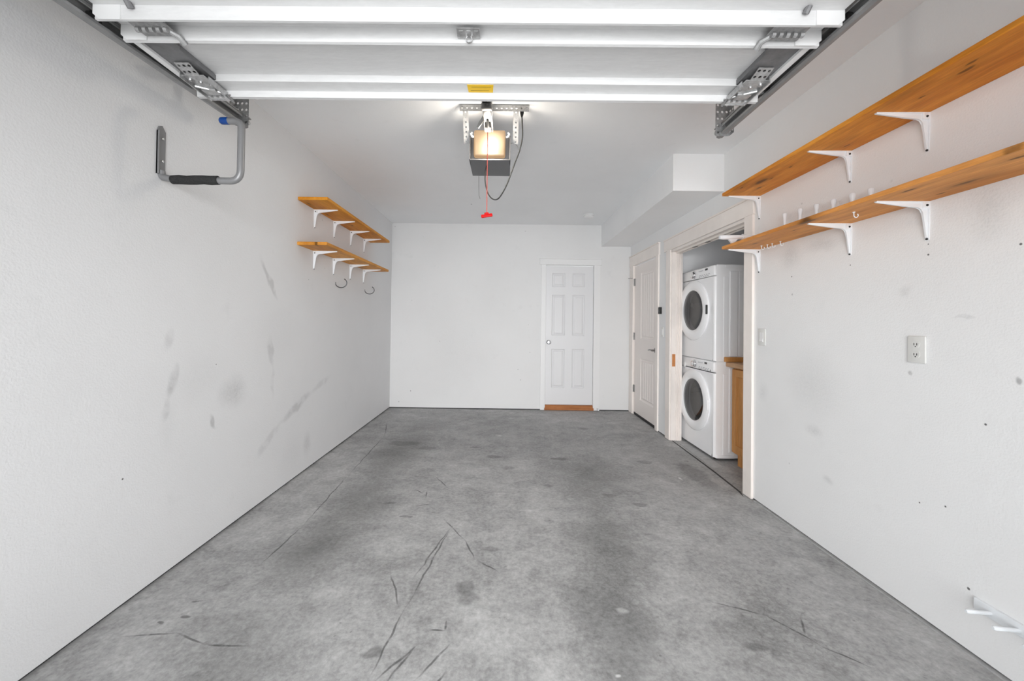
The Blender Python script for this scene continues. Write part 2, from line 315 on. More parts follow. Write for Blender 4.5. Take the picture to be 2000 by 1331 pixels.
# ---------------------------------------------------------------- mesh helpers
class MB:
    def __init__(s): s.bm = bmesh.new()
    def box(s, x0, x1, y0, y1, z0, z1, bev=0.0, seg=2):
        n0 = set(s.bm.verts)
        vs = [s.bm.verts.new((a, b_, c)) for a in (x0, x1) for b_ in (y0, y1) for c in (z0, z1)]
        F = [(0, 1, 3, 2), (4, 6, 7, 5), (0, 4, 5, 1), (2, 3, 7, 6), (0, 2, 6, 4), (1, 5, 7, 3)]
        fs = [s.bm.faces.new([vs[i] for i in f_]) for f_ in F]
        if bev:
            es = list({e for f_ in fs for e in f_.edges})
            bmesh.ops.bevel(s.bm, geom=es, offset=bev, segments=seg, profile=.5, affect='EDGES', clamp_overlap=True)
        return s
    def prism(s, pts, axis, a, b_, bev=0.0):
        """closed 2-D outline pts extruded along an axis; pts give the two other coordinates in x,y,z order"""
        def mk(p, t):
            return {'X': (t, p[0], p[1]), 'Y': (p[0], t, p[1]), 'Z': (p[0], p[1], t)}[axis]
        A = [s.bm.verts.new(mk(p, a)) for p in pts]; B = [s.bm.verts.new(mk(p, b_)) for p in pts]
        n = len(pts); fs = [s.bm.faces.new(A), s.bm.faces.new(B[::-1])]
        for i in range(n): fs.append(s.bm.faces.new((A[i], B[i], B[(i+1) % n], A[(i+1) % n])))
        if bev:
            es = list({e for f_ in fs[:2] for e in f_.edges})
            bmesh.ops.bevel(s.bm, geom=es, offset=bev, segments=2, profile=.5, affect='EDGES', clamp_overlap=True)
        return s
    def tube(s, path, rad, seg_=10, caps=True, flat=None, flatdir=None):
        """sweep a circle (or a flattened one) along a path"""
        P = [Vector(p) for p in path]; rings = []
        up = None
        for i, p in enumerate(P):
            t = (P[min(i+1, len(P)-1)] - P[max(i-1, 0)]).normalized()
            if up is None:
                up = Vector(flatdir) if flatdir else (Vector((0, 0, 1)) if abs(t.z) < .9 else Vector((1, 0, 0)))
            up = (up - t*up.dot(t)).normalized(); sd = t.cross(up)
            rr = rad[i] if isinstance(rad, (list, tuple)) else rad
            fl = flat[i] if isinstance(flat, (list, tuple)) else (flat if flat else 1.0)
            rings.append([s.bm.verts.new(p + (sd*math.cos(a) + up*math.sin(a)*fl)*rr) for a in [2*PI*k/seg_ for k in range(seg_)]])
        for a, b_ in zip(rings, rings[1:]):
            for k in range(seg_): s.bm.faces.new((a[k], a[(k+1) % seg_], b_[(k+1) % seg_], b_[k]))
        if caps: s.bm.faces.new(rings[0][::-1]); s.bm.faces.new(rings[-1])
        return s
    def lathe(s, prof, c, axis='Z', seg_=48, squash=1.0):
        """prof: (radius, distance along axis) list"""
        rings = []
        for rr, h in prof:
            ring = []
            for k in range(seg_ if rr > 1e-6 else 1):
                a = 2*PI*k/seg_; p, q = rr*math.cos(a), rr*math.sin(a)
                v = {'X': (h, p, q), 'Y': (p, h, q), 'Z': (p, q, h)}[axis]
                ring.append(s.bm.verts.new((c[0]+v[0], c[1]+v[1], c[2]+v[2])))
            rings.append(ring)
        for a, b_ in zip(rings, rings[1:]):
            for k in range(seg_):
                k2 = (k+1) % seg_
                q = [a[k % len(a)], a[k2 % len(a)], b_[k2 % len(b_)], b_[k % len(b_)]]
                q = list(dict.fromkeys(q))
                if len(q) > 2: s.bm.faces.new(q)
        return s
    def face(s, *pts): s.bm.faces.new([s.bm.verts.new(p) for p in pts]); return s
    def rot(s, ang, axis, c=(0, 0, 0)):
        bmesh.ops.rotate(s.bm, verts=s.bm.verts, cent=c, matrix=Matrix.Rotation(ang, 3, axis)); return s

def wloc(o):
    v = Vector((0, 0, 0))
    while o is not None: v += o.location; o = o.parent
    return v
def obj(name, mb, m_, parent=None, smooth=False, label=None, origin=None):
    bm = mb.bm
    bmesh.ops.recalc_face_normals(bm, faces=bm.faces)
    me = bpy.data.meshes.new(name)
    if origin == 'c':
        vs = [v.co for v in bm.verts]; origin = [(min(v[i] for v in vs)+max(v[i] for v in vs))/2 for i in range(3)]
    off = Vector(origin) if origin is not None else wloc(parent) if parent else Vector((0, 0, 0))
    for v in bm.verts: v.co -= off
    bm.to_mesh(me); bm.free(); me.materials.append(m_)
    if smooth:
        me.shade_smooth() if hasattr(me, 'shade_smooth') else None
        me.set_sharp_from_angle(angle=math.radians(38))
    o = bpy.data.objects.new(name, me); col.objects.link(o)
    if parent:
        o.parent = parent; o.location = off - wloc(parent)
    else: o.location = off
    if label: o['label'] = label
    return o
def tag(o, label, cat, group=None):
    o['label'] = label; o['category'] = cat
    if group: o['group'] = group
    return o
def thing(name, label, cat, loc=(0, 0, 0), group=None):
    o = bpy.data.objects.new(name, None); o.empty_display_size = .05; col.objects.link(o); o.location = loc
    return tag(o, label, cat, group)
def struct(name, mb, m_, parent=None, smooth=False, label=None):
    o = obj(name, mb, m_, parent, smooth)
    if not parent:
        o['kind'] = 'structure'
        if label: o['label'] = label
    return o
def dup(root, loc, label, group=None, name=None):
    r_ = root.copy(); col.objects.link(r_); r_.location = loc; r_['label'] = label
    if group: r_['group'] = group
    for ch in list(root.children):
        c = ch.copy(); col.objects.link(c); c.parent = r_
        for g_ in list(ch.children):
            d = g_.copy(); col.objects.link(d); d.parent = c
    return r_
def fillet(pts, rad, n=6):
    """round the inner corners of a 3-D polyline"""
    P = [Vector(p) for p in pts]; out = [P[0]]
    for i in range(1, len(P)-1):
        a = (P[i-1]-P[i]); b_ = (P[i+1]-P[i]); d = min(rad[i-1] if isinstance(rad, list) else rad, a.length*.49, b_.length*.49)
        p0 = P[i]+a.normalized()*d; p1 = P[i]+b_.normalized()*d
        for k in range(n+1):
            t = k/n; out.append((1-t)**2*p0 + 2*t*(1-t)*P[i] + t*t*p1)
    out.append(P[-1]); return out

# ================================================================ THE SETTING
g = 0.014   # drywall stops just above the slab
T = 0.11
struct('floor', MB().box(XL-.2, 3.2, YF-.3, YB+.2, -.12, 0), M['floor'])
struct('driveway', MB().box(-8, 8, -12, YF-.3, -.14, -.02), M['driveway'])
struct('wall_left', MB().box(XL-T, XL, YF-.2, YB+T, g, ZC), M['wall_left'])
DX0, DX1, DZ = .588, 1.288, 2.098      # back door opening
wb = MB().box(XL-T, DX0, YB, YB+T, g, ZC+.1).box(DX1, XR+T, YB, YB+T, g, ZC+.1).box(DX0, DX1, YB, YB+T, DZ, ZC+.1)
struct('wall_back', wb, M['wall_back'])
LY0, LY1, LZ = 2.95, 4.275, 2.065     # laundry opening
HY0, HY1, HZ = 4.672, 5.515, 2.072    # side door opening
wr = MB()
for a, b_, z0 in ((YF-.2, LY0, g), (LY0, LY1, LZ), (LY1, HY0, g), (HY0, HY1, HZ), (HY1, YB+T, g)):
    wr.box(XR, XR+T, a, b_, z0, ZC)
struct('wall_right', wr, M['wall_right'])
wf_ = MB().box(XL-T, OX0, YF-.2, YF, g, ZC).box(OX1, XR+T, YF-.2, YF, g, ZC).box(OX0, OX1, YF-.2, YF, OZ, ZC)
struct('wall_front', wf_, M['wall_left'])
struct('ceiling', MB().box(XL-T, 3.1, YF-.2, YB+T, ZC, ZC+.1), M['ceiling'])
struct('wall_soffit', MB().box(1.389, XR, 3.259, YB, 2.375, ZC), M['soffit'])
# near-black footing that paints in the slit's shade under the drywall, and the pale curb along the right wall
ft = MB().box(XL-T, XL-.012, YF, YB+T, 0, g).box(XL-T, DX0, YB+.012, YB+T, 0, g).box(DX1, XR, YB+.012, YB+T, 0, g)
ft.box(XR+.012, XR+T, YF, LY0-.1, 0, g).box(XR+.012, XR+T, LY1+.1, HY0-.08, 0, g).box(XR+.012, XR+T, HY1+.08, YB, 0, g)
struct('trim_1', ft, M['dark_gap'])
struct('trim_2', MB().box(XR-.012, XR+.011, YF, LY0-.12, 0, .006), M['curb'])
# laundry closet shell
struct('wall_laundry_far', MB().box(XR+T, 2.95, 4.42, 4.52, 0, ZC), M['laundry_wall'])
struct('wall_laundry_back', MB().box(2.85, 2.95, 2.0, 4.42, 0, ZC), M['laundry_wall'])
struct('wall_laundry_near', MB().box(XR+T, 2.85, 2.0, 2.1, 0, ZC), M['laundry_wall'])

# --- door_1, the white six-panel door in the back wall
def panelled(mb, us, vs, panels, fn, rings):
    """front face on a grid; cells in `panels` get nested rings (inset, depth)"""
    for i in range(len(us)-1):
        for j in range(len(vs)-1):
            a, b_, c, d = us[i], us[i+1], vs[j], vs[j+1]
            if (i, j) in panels:
                prev = [(a, c, 0), (b_, c, 0), (b_, d, 0), (a, d, 0)]
                for ins, dep in rings:
                    cur = [(a+ins, c+ins, dep), (b_-ins, c+ins, dep), (b_-ins, d-ins, dep), (a+ins, d-ins, dep)]
                    for k in range(4):
                        mb.face(fn(*prev[k]), fn(*prev[(k+1) % 4]), fn(*cur[(k+1) % 4]), fn(*cur[k]))
                    prev = cur
                mb.face(*[fn(*p) for p in prev])
            else: mb.face(fn(a, c, 0), fn(b_, c, 0), fn(b_, d, 0), fn(a, d, 0))
yf = YB+.026
d1 = MB()
us = [.594, .684, .876, .982, 1.162, 1.282]; vs = [.075, .318, .884, 1.078, 1.670, 1.786, 1.985, 2.092]
panelled(d1, us, vs, {(i, j) for i in (1, 3) for j in (1, 3, 5)}, lambda u_, v_, d: (u_, yf+d, v_), [(.012, .011), (.020, .011), (.042, .002)])
d1.box(.594, 1.282, yf+.012, yf+.034, .075, 2.092)
door1 = struct('door_1', d1, M['white_door'])
door1['label'] = 'white six-panel door in the back wall'
kb = MB().lathe([(.030, 0), (.031, -.006), (.026, -.010), (.011, -.014), (.010, -.030), (.020, -.036), (.027, -.046), (.028, -.058), (.022, -.068), (0, -.071)], (.641, yf, .980), 'Y', 28)
obj('door_knob', kb, M['knob'], door1, True, 'round chrome door knob')
struct('trim_3', MB().box(DX0-.065+.0, DX0+.004, YB-.016, YB, .004, DZ+.004, .002).box(DX1-.004, DX1+.088, YB-.016, YB, .004, DZ+.004, .002)
       .box(DX0-.088, DX1+.105, YB-.020, YB, DZ+.004, DZ+.088, .003).box(DX0-.094, DX1+.111, YB-.028, YB, DZ+.088, DZ+.100, .002)
       .box(DX0-.004, DX0+.003, YB, YB+T, 0, DZ).box(DX1-.003, DX1+.004, YB, YB+T, 0, DZ), M['white_trim'])
th = MB().prism([(YB-.022, .004), (YB-.022, .030), (YB-.012, .044), (YB+.01, .070), (YB+.07, .072), (YB+.07, .004)], 'X', DX0-.004, DX1+.006)
struct('trim_4', th, M['threshold'])

# --- door_2, cream two-panel plank door in the right wall
d2 = MB(); xf = XR+.012
ys = [HY0+.018, 4.80, 5.27, HY1-.012]; zs = [.035, .240, .805, 1.060, 1.945, 2.062]
fn2 = lambda u_, v_, d: (xf+d, u_, v_)
for i in range(3):
    for j in range(5):
        a, b_, c, d = ys[i], ys[i+1], zs[j], zs[j+1]
        if i == 1 and j in (1, 3):
            prev = [(a, c, 0), (b_, c, 0), (b_, d, 0), (a, d, 0)]
            for ins, dep in ((.014, .010), (.030, .010), (.044, .003)):
                cur = [(a+ins, c+ins, dep), (b_-ins, c+ins, dep), (b_-ins, d-ins, dep), (a+ins, d-ins, dep)]
                for k in range(4): d2.face(fn2(*prev[k]), fn2(*prev[(k+1) % 4]), fn2(*cur[(k+1) % 4]), fn2(*cur[k]))
                prev = cur
            a, b_, c, d = a+.044, b_-.044, c+.044, d-.044
            prof = [(a, .003)]
            for q in range(1, 5):
                yy = a+(b_-a)*q/5; prof += [(yy-.006, .003), (yy, .011), (yy+.006, .003)]
            prof.append((b_, .003))
            for (p0, h0), (p1, h1) in zip(prof, prof[1:]): d2.face(fn2(p0, c, h0), fn2(p1, c, h1), fn2(p1, d, h1), fn2(p0, d, h0))
        else: d2.face(fn2(a, c, 0), fn2(b_, c, 0), fn2(b_, d, 0), fn2(a, d, 0))
d2.box(xf+.012, xf+.036, ys[0], ys[-1], .035, 2.062)
door2 = struct('door_2', d2, M['cream_door']); door2['label'] = 'cream plank-panelled door in the right wall'
for k, zz in enumerate((1.845, 1.09, .36)):
    h = MB().tube([(XR+.000, HY1-.002, zz-.05), (XR+.000, HY1-.002, zz+.05)], .0075, 10).box(XR+.004, XR+.013, HY1-.03, HY1-.002, zz-.05, zz+.05)
    hg = obj('hinge', h, M['nickel'], door2, True, 'dull nickel hinge')
    if k == 0:
        obj('hinge_stop', MB().tube([(XR+.000, HY1, zz+.055), (XR-.055, HY1+.03, zz+.058), (XR-.062, HY1+.06, zz+.058)], .004, 8), M['nickel'], hg, True)
lv = MB().lathe([(.030, 0), (.030, -.007), (.012, -.010), (.011, -.05), (0, -.052)], (xf, HY0+.075, .943), 'X', 24)
lv.tube(fillet([(xf-.044, HY0+.072, .943), (xf-.046, HY0+.13, .947), (xf-.044, HY0+.19, .938)], .03), [.010]*2+[.009]*6+[.007], 10)
obj('lever_handle', lv, M['nickel'], door2, True, 'dark nickel lever handle')
obj('bottom_sweep', MB().box(XR+.008, XR+.05, ys[0], ys[-1], .002, .034), M['black'], door2, label='dark sweep under the door')
struct('trim_5', MB().box(XR-.018, XR, HY1-.004, YB-.024, .004, HZ+.004, .002).box(XR-.018, XR, HY0-.066, HY0+.006, .004, HZ+.004, .002)
       .box(XR-.020, XR, HY0-.082, YB-.012, HZ+.004, HZ+.140, .003).box(XR-.028, XR, HY0-.088, YB-.004, HZ+.140, HZ+.152, .002)
       .box(XR, XR+T, HY1-.004, HY1+.004, 0, HZ).box(XR, XR+T, HY0-.004, HY0+.010, 0, HZ), M['cream'])
# --- casing, jambs and head track of the laundry opening
struct('trim_6', MB().box(XR-.018, XR, LY0-.096, LY0+.004, .004, LZ+.008, .002).box(XR-.018, XR, LY1-.004, LY1+.105, .004, LZ+.008, .002)
       .box(XR-.020, XR, LY0-.105, LY1+.165, LZ+.008, LZ+.128, .003).box(XR-.028, XR, LY0-.112, LY1+.172, LZ+.128, LZ+.142, .002)
       .box(XR-.004, XR+T+.004, LY0-.004, LY0+.016, 0, LZ).box(XR-.004, XR+T+.004, LY0, LY1, LZ-.018, LZ+.004), M['cream'])
jm = MB().box(XR-.004, XR+T+.004, LY1-.016, LY1+.004, .004, LZ)
for xx in (XR+.045, XR+.066, XR+.086): jm.box(xx, xx+.010, LY1-.026, LY1-.014, .004, LZ-.02, .002)
jamb = struct('trim_7', jm, M['cream'])
obj('bare_patch', MB().box(XR+.006, XR+.040, LY1-.0185, LY1-.0155, .805, .938), M['brick_wood'], jamb, label='bare orange wood patch')
trk = MB().box(XR+.040, XR+.062, LY0+.02, LY1-.02, LZ-.034, LZ-.018).box(XR+.074, XR+.080, LY0+.02, LY1-.02, LZ-.040, LZ-.018)
bt = struct('trim_8', trk, M['cream'], label='head track of the laundry opening')
for yy in (3.62, 3.86): obj('roller_bracket', MB().box(XR+.040, XR+.066, yy-.03, yy+.03, LZ-.040, LZ-.033, .002), M['nickel'], bt)
obj('pivot_bracket', MB().box(XR+.03, XR+.09, LY0+.02, LY0+.07, LZ-.07, LZ-.035, .004), M['white_enamel'], bt)
# pale patched strip and joint in the slab at the laundry opening
struct('trim_9', MB().prism([(1.862, 4.26), (1.955, 4.30), (1.955, 3.50), (1.845, 3.46)], 'Z', 0, .003), M['curb'], label='pale patched strip in the slab')
struct('trim_10', MB().prism([(1.826, 4.26), (1.836, 4.26), (1.822, 3.40), (1.800, 2.98), (1.770, 2.90), (1.788, 3.0), (1.806, 3.40)], 'Z', 0, .0025), M['dark_gap'], label='dark joint in the slab')

# ================================================================ GARAGE DOOR, raised overhead
gx0, gx1 = -1.372, 1.098
gd = thing('garage_door', 'white sectional garage door raised overhead on its tracks', 'garage door', (-.137, 1.73, 2.25))
def section(y_far, y_near):
    """one section, its inner face down; far end has the heavy rail with label, near end the lip"""
    pr = [(y_near, 2.335), (y_near, 2.297), (y_near+.046, 2.304), (y_near+.048, 2.252), (y_near+.058, 2.250), (y_near+.062, 2.272), (y_near+.13, 2.290),
          (y_far-.092, 2.298), (y_far-.090, 2.270), (y_far-.022, 2.270), (y_far-.020, 2.246), (y_far, 2.246), (y_far, 2.335)]
    return pr
def sec_mesh(pr, x0=gx0, x1=gx1): return MB().prism(pr, 'X', x0, x1)
# top section (deepest in the room)
pr = [(1.333, 2.335), (1.333, 2.300), (1.376, 2.303), (1.379, 2.252), (1.390, 2.250), (1.394, 2.274), (1.455, 2.290), (1.640, 2.298), (1.643, 2.270), (1.712, 2.270), (1.715, 2.244), (1.732, 2.244), (1.732, 2.335)]
sec = obj('door_section', sec_mesh(pr), M['gdoor'], gd, label='top section, deepest in the room')
def near_sec(yf_, yn):
    return [(yn, 2.335), (yn, 2.300), (yn+.043, 2.303), (yn+.046, 2.252), (yn+.057, 2.250), (yn+.061, 2.274), (yn+.125, 2.290),
            (yf_-.052, 2.298), (yf_-.049, 2.252), (yf_-.040, 2.252), (yf_-.036, 2.292), (yf_-.001, 2.299), (yf_-.001, 2.335)]
for a, b_ in ((1.332, .80), (.799, .27), (.269, -.26)):
    obj('door_section', sec_mesh(near_sec(a, b_)), M['gdoor'], gd)
# white rail faces with chamfered ends that stick out past the skin
def rail_end(yc, sx):
    x0 = gx0-.002 if sx < 0 else gx1-.09
    pts = [(0, 2.312), (0, 2.268), (.022, 2.250), (.092, 2.250), (.092, 2.312)]
    pts = [((gx0-.004+p) if sx < 0 else (gx1+.004-p), z) for p, z in pts]
    return MB().prism(pts, 'Y', yc-.004, yc)
for yc in (1.282, 1.377):
    for sx in (-1, 1): obj('rail_end_cap', rail_end(yc, sx), M['gdoor_rail'], gd)
# grey end stiles of the top section
for sx in (-1, 1):
    xa = gx0+.035 if sx < 0 else gx1-.035
    xb = xa - sx*.115
    st = MB().prism([(xa, 1.40), (xb, 1.40), (xb, 1.44), (xb+sx*.012, 1.455), (xb+sx*.012, 1.640), (xa, 1.640)], 'Z', 2.272, 2.292)
    st.box(min(xa, xb), max(xa, xb), 1.392, 1.402, 2.262, 2.29)
    obj('end_stile', st, M['grey_stile'], gd, label='grey steel end stile')
    xw = gx0+.010 if sx < 0 else gx1-.010
    obj('edge_strip', MB().box(min(xw, xw-sx*.024), max(xw, xw-sx*.024), 1.392, 1.66, 2.262, 2.275), M['gdoor_rail'], gd)
# hinges on the seam at each end and in the middle
def hinge(xc, wd, tail):
    h = MB().box(xc-wd/2, xc+wd/2, 1.290, 1.372, 2.262, 2.268, .002)
    for k in range(5): h.tube([(xc-wd/2+wd*(k+.5)/5-.006, 1.333, 2.256), (xc-wd/2+wd*(k+.5)/5+.006, 1.333, 2.256)], .009, 8)
    if tail:
        xt = xc+tail*(wd/2+.005)
        h.tube([(xt-tail*.02, 1.345, 2.262), (xt+tail*.004, 1.365, 2.254), (xt+tail*.008, 1.385, 2.240)], [.008, .010, .011], 8)
    return h
obj('hinge', hinge(gx0+.145, .12, 1), M['galv_dull'], gd, True, 'galvanised end hinge'); obj('hinge', hinge(gx1-.145, .12, -1), M['galv_dull'], gd, True, 'galvanised end hinge')
ch = MB().box(-.178, -.098, 1.322, 1.372, 2.262, 2.266, .001)
ch.lathe([(.009, -.004), (.012, -.004), (.012, .004), (.009, .004)], (-.137, 1.366, 2.254), 'Y', 16)
for k in range(3): ch.box(-.170+k*.026, -.156+k*.026, 1.334, 1.350, 2.2605, 2.2625)
obj('hinge', ch, M['galv'], gd, label='small centre hinge')
# hinge tails seen on the nearer rail
for sx in (-1, 1):
    xt = gx0+.125 if sx < 0 else gx1-.125
    obj('hinge', MB().box(min(xt, xt+sx*.10), max(xt, xt+sx*.10), 1.20, 1.277, 2.300, 2.306).tube([(xt, 1.262, 2.300), (xt-sx*.003, 1.274, 2.282)], .010, 8), M['grey_stile'], gd, True, 'grey steel hinge leaf')
# top roller brackets at the far corners: perforated galvanised plates
def perforated(mb, p0, du, dv, nu, nv, hole=.0062, th_=(0, 0, .003)):
    """plate from p0 spanned by du, dv with nu x nv round-ish holes cut through"""
    p0, du, dv, th_ = Vector(p0), Vector(du), Vector(dv), Vector(th_)
    def cell(o, a, b_):
        c = o+a*.5+b_*.5; la, lb = a.length, b_.length; hr = min(hole, la*.38, lb*.38)
        out = [o, o+a*.5, o+a, o+a+b_*.5, o+a+b_, o+a*.5+b_, o+b_, o+b_*.5]
        inn = [c+a.normalized()*hr*math.cos(t)+b_.normalized()*hr*math.sin(t) for t in [PI*1.25+k*PI/4 for k in range(8)]]
        for off in (Vector((0, 0, 0)), th_):
            O = [mb.bm.verts.new(q+off) for q in out]; I = [mb.bm.verts.new(q+off) for q in inn]
            for k in range(8): mb.bm.faces.new((O[k], O[(k+1) % 8], I[(k+1) % 8], I[k]))
    for i in range(nu):
        for j in range(nv): cell(p0+du*(i/nu)+dv*(j/nv), du/nu, dv/nv)
    return mb
for sx in (-1, 1):
    X = lambda d: (gx0+d) if sx < 0 else (gx1-d)
    mm = lambda p, q: (min(X(p), X(q)), max(X(p), X(q)))
    b_ = MB().box(*mm(.045, .135), 1.575, 1.735, 2.250, 2.254, .001)
    b_.box(*mm(.045, .049), 1.565, 1.737, 2.236, 2.262).box(*mm(.135, .139), 1.60, 1.737, 2.238, 2.262)
    b_.box(*mm(.045, .139), 1.733, 1.737, 2.238, 2.266, .001).box(*mm(.060, .120), 1.66, 1.70, 2.240, 2.251, .002)
    for q in range(3):
        b_.tube([(X(.062+.030*q), 1.60+.018*q, 2.252), (X(.062+.030*q), 1.60+.018*q, 2.243)], .0065, 6)
        b_.tube([(X(.066+.024*q), 1.716, 2.252), (X(.066+.024*q), 1.716, 2.242)], .006, 6)
    b_.tube([(X(.05), 1.64, 2.246), (X(.135), 1.69, 2.246)], .006, 8)
    perforated(b_, (X(.06), 1.575, 2.252), (-sx*.06, 0, 0), (0, -.055, .014), 3, 2)
    br = obj('roller_bracket', b_, M['galv'], gd, True, 'galvanised top corner bracket')
    zr = (2.301, 2.278) if sx < 0 else (2.2915, 2.2945)
    rl = MB().lathe([(.0, -.008), (.018, -.009), (.023, -.006), (.023, .006), (.018, .009), (.0, .009)], (X(-.040), 1.725, zr[0]), 'X', 20)
    obj('roller', rl, M['black'], gd, True, 'black nylon roller')
    obj('roller_stem', MB().tube([(X(-.032), 1.725, zr[0]), (X(.06), 1.722, 2.258)], .0055, 8), M['galv'], gd, True)
    rl = MB().lathe([(.0, -.008), (.018, -.009), (.023, -.006), (.023, .006), (.018, .009), (.0, .009)], (X(-.040), 1.315, zr[1]), 'X', 20)
    obj('roller', rl, M['black'], gd, True, 'black nylon roller')
    obj('roller_stem', MB().tube([(X(-.032), 1.315, zr[1]), (X(.05), 1.315, 2.285)], .0055, 8), M['galv'], gd, True)
    obj('screw', MB().tube([(X(.145), 1.728, 2.258), (X(.145), 1.7, 2.244), (X(.145), 1.735, 2.236)], .006, 8), M['galv_dark'], gd, True)
lb = MB().prism([(-.172, 1.652), (-.060, 1.652), (-.064, 1.706), (-.170, 1.706)], 'Z', 2.2685, 2.2702)
wl = obj('warning_label', lb, M['yellow'], gd, label='yellow rectangular sticker')
obj('printed_line', MB().box(-.16, -.08, 1.690, 1.693, 2.2678, 2.2686).box(-.155, -.07, 1.666, 1.668, 2.2678, 2.2686), M['label_ink'], wl)

# ================================================================ TRACKS
def track(sx, label, x_in, z_end, z_near):
    """C-shaped horizontal track, open towards the door; x_in = lip nearest the door"""
    t = thing('garage_door_track', label, 'door track', (x_in, 2.08, z_end), 'horizontal tracks of the garage door')
    dx = -1 if sx < 0 else 1      # outwards
    ya, yb = -.25, 2.09
    P0 = [(0, .0), (0, .004), (dx*.0, .004)]
    # profile in (x, z): lower lip, floor, back, roof, upper lip
    prof = [(0, .010), (0, 0), (dx*.012, -.004), (dx*.030, 0), (dx*.034, .012), (dx*.034, .038), (dx*.030, .050), (dx*.012, .054), (0, .050), (0, .040)]
    inner = [(px-dx*.0022 if abs(px) > .02 else px+dx*.0022, pz+(.0022 if pz < .02 else -.0022)) for px, pz in prof]
    mb = MB(); rings = []
    slope = (z_end-z_near)/(yb-1.22)
    for yy in (ya, yb):
        z0 = z_end+(yy-yb)*slope
        rings.append([mb.bm.verts.new((x_in+px, yy, z0+pz)) for px, pz in prof+inner[::-1]])
    n = len(rings[0])
    for k in range(n): mb.bm.faces.new((rings[0][k], rings[0][(k+1) % n], rings[1][(k+1) % n], rings[1][k]))
    for rg in rings:
        m_ = len(prof)
        for k in range(m_-1): mb.bm.faces.new((rg[k], rg[k+1], rg[n-2-k], rg[n-1-k]))
    obj('rail', mb, M['galv_dark'], t, False)
    # angle iron stiffener above the track
    s_ = slope; zn = z_end+(ya-yb)*s_
    ai = MB()
    for p in [((x_in+dx*.036, z_end+.01), (x_in+dx*.039, z_end+.055)), ((x_in+dx*.036, z_end+.052), (x_in-dx*.002, z_end+.058))]:
        (xa, za), (xb, zb) = p
        v = [ai.bm.verts.new(q) for q in [(xa, ya, za+zn-z_end), (xb, ya, za+zn-z_end), (xb, ya, zb+zn-z_end), (xa, ya, zb+zn-z_end), (xa, yb+.02, za), (xb, yb+.02, za), (xb, yb+.02, zb), (xa, yb+.02, zb)]]
        for q in [(0, 1, 2, 3), (4, 5, 6, 7), (0, 1, 5, 4), (1, 2, 6, 5), (2, 3, 7, 6), (3, 0, 4, 7)]: ai.bm.faces.new([v[i] for i in q])
    obj('stiffener', ai, M['galv_dark'], t)
    # perforated drop hanger up to the ceiling
    hg = MB()
    xh = x_in+dx*.040
    perforated(hg, (xh, 2.045, z_end-.01), (-dx*.068, 0, 0), (0, 0, ZC-z_end+.01), 3, 12, .007, (0, .003, 0))
    perforated(hg, (xh, 2.045, z_end-.01), (0, -.04, 0), (0, 0, ZC-z_end+.01), 2, 12, .007, (dx*.003, 0, 0))
    obj('perforated_hanger', hg, M['galv'], t, label='perforated angle hanger')
    bc = MB(); perforated(bc, (xh-dx*.02, 1.86, z_end+.06), (0, .19, .10), (0, -.02, .038), 6, 1, .007, (dx*.003, 0, 0))
    obj('hanger_brace', bc, M['galv'], t)
    obj('end_bolt', MB().tube([(x_in+dx*.02, 2.075, z_end+.02), (x_in-dx*.012, 2.075, z_end+.02)], .008, 8).lathe([(0, -.004), (.012, -.004), (.012, .004), (0, .004)], (x_in-dx*.010, 2.075, z_end+.02), 'X', 6), M['galv'], t, True)
    return t
track(-1, 'grey steel overhead track along the left wall side of the garage door', -1.392, 2.292, 2.250)
track(1, 'grey steel overhead track along the right, shelf side of the garage door', 1.120, 2.262, 2.268)

# ================================================================ OPENER
op = thing('garage_door_opener', 'grey ceiling-hung garage door opener with a lit frosted lamp cover', 'garage door opener', (-.113, 2.66, 2.355))
cx = -.113
hb = MB()
hb.box(-.249, .022, 2.655, 2.90, 2.360, 2.520, .004)
obj('motor_housing', hb, M['chassis_under'], op, True)
shl = MB().box(-.252, .025, 2.62, 2.91, 2.352, 2.358, .001).box(-.252, -.246, 2.62, 2.70, 2.352, 2.516, .001).box(.019, .025, 2.62, 2.70, 2.352, 2.516, .001)
obj('chassis_tray', shl, M['chassis'], op)
ln = MB().box(-.222, -.010, 2.600, 2.656, 2.373, 2.548, .014, 3)
lens = obj('lamp_lens', ln, M['lens'], op, True, 'lit warm frosted lamp cover', origin=(cx, 2.62, 2.46))
for s_ in (-1, 1):
    xx = cx+s_*.122
    obj('cover_clip', MB().tube([(xx, 2.61, 2.53), (xx+s_*.006, 2.60, 2.518), (xx, 2.605, 2.505), (xx-s_*.012, 2.61, 2.50)], .006, 8), M['white_plastic'], op, True)
rl = MB().box(-.148, -.142, 1.0, 2.72, 2.530, 2.572).box(-.098, -.092, 1.0, 2.72, 2.530, 2.572).box(-.148, -.092, 1.0, 2.72, 2.566, 2.572)
obj('drive_rail', rl, M['galv_dull'], op)
chn = MB()
for k in range(60): chn.box(-.124, -.116, 1.2+k*.024, 1.2+k*.024+.016, 2.532, 2.545)
obj('drive_chain', chn, M['nickel'], op)
tr_ = MB().box(-.145, -.095, 2.28, 2.40, 2.500, 2.530, .006).box(-.150, -.090, 2.24, 2.27, 2.492, 2.526, .003).tube([(-.12, 2.38, 2.50), (-.118, 2.42, 2.478), (-.122, 2.46, 2.47)], .008, 8)
tr_.box(-.140, -.100, 2.44, 2.50, 2.478, 2.520, .006)
tro = obj('trolley', tr_, M['nickel'], op, True)
obj('release_arm', MB().prism([(-.19, 2.475), (-.178, 2.468), (-.135, 2.53), (-.135, 2.555), (-.150, 2.548), (-.178, 2.505)], 'Y', 2.42, 2.435, .002), M['galv'], tro, label='bent steel release arm')
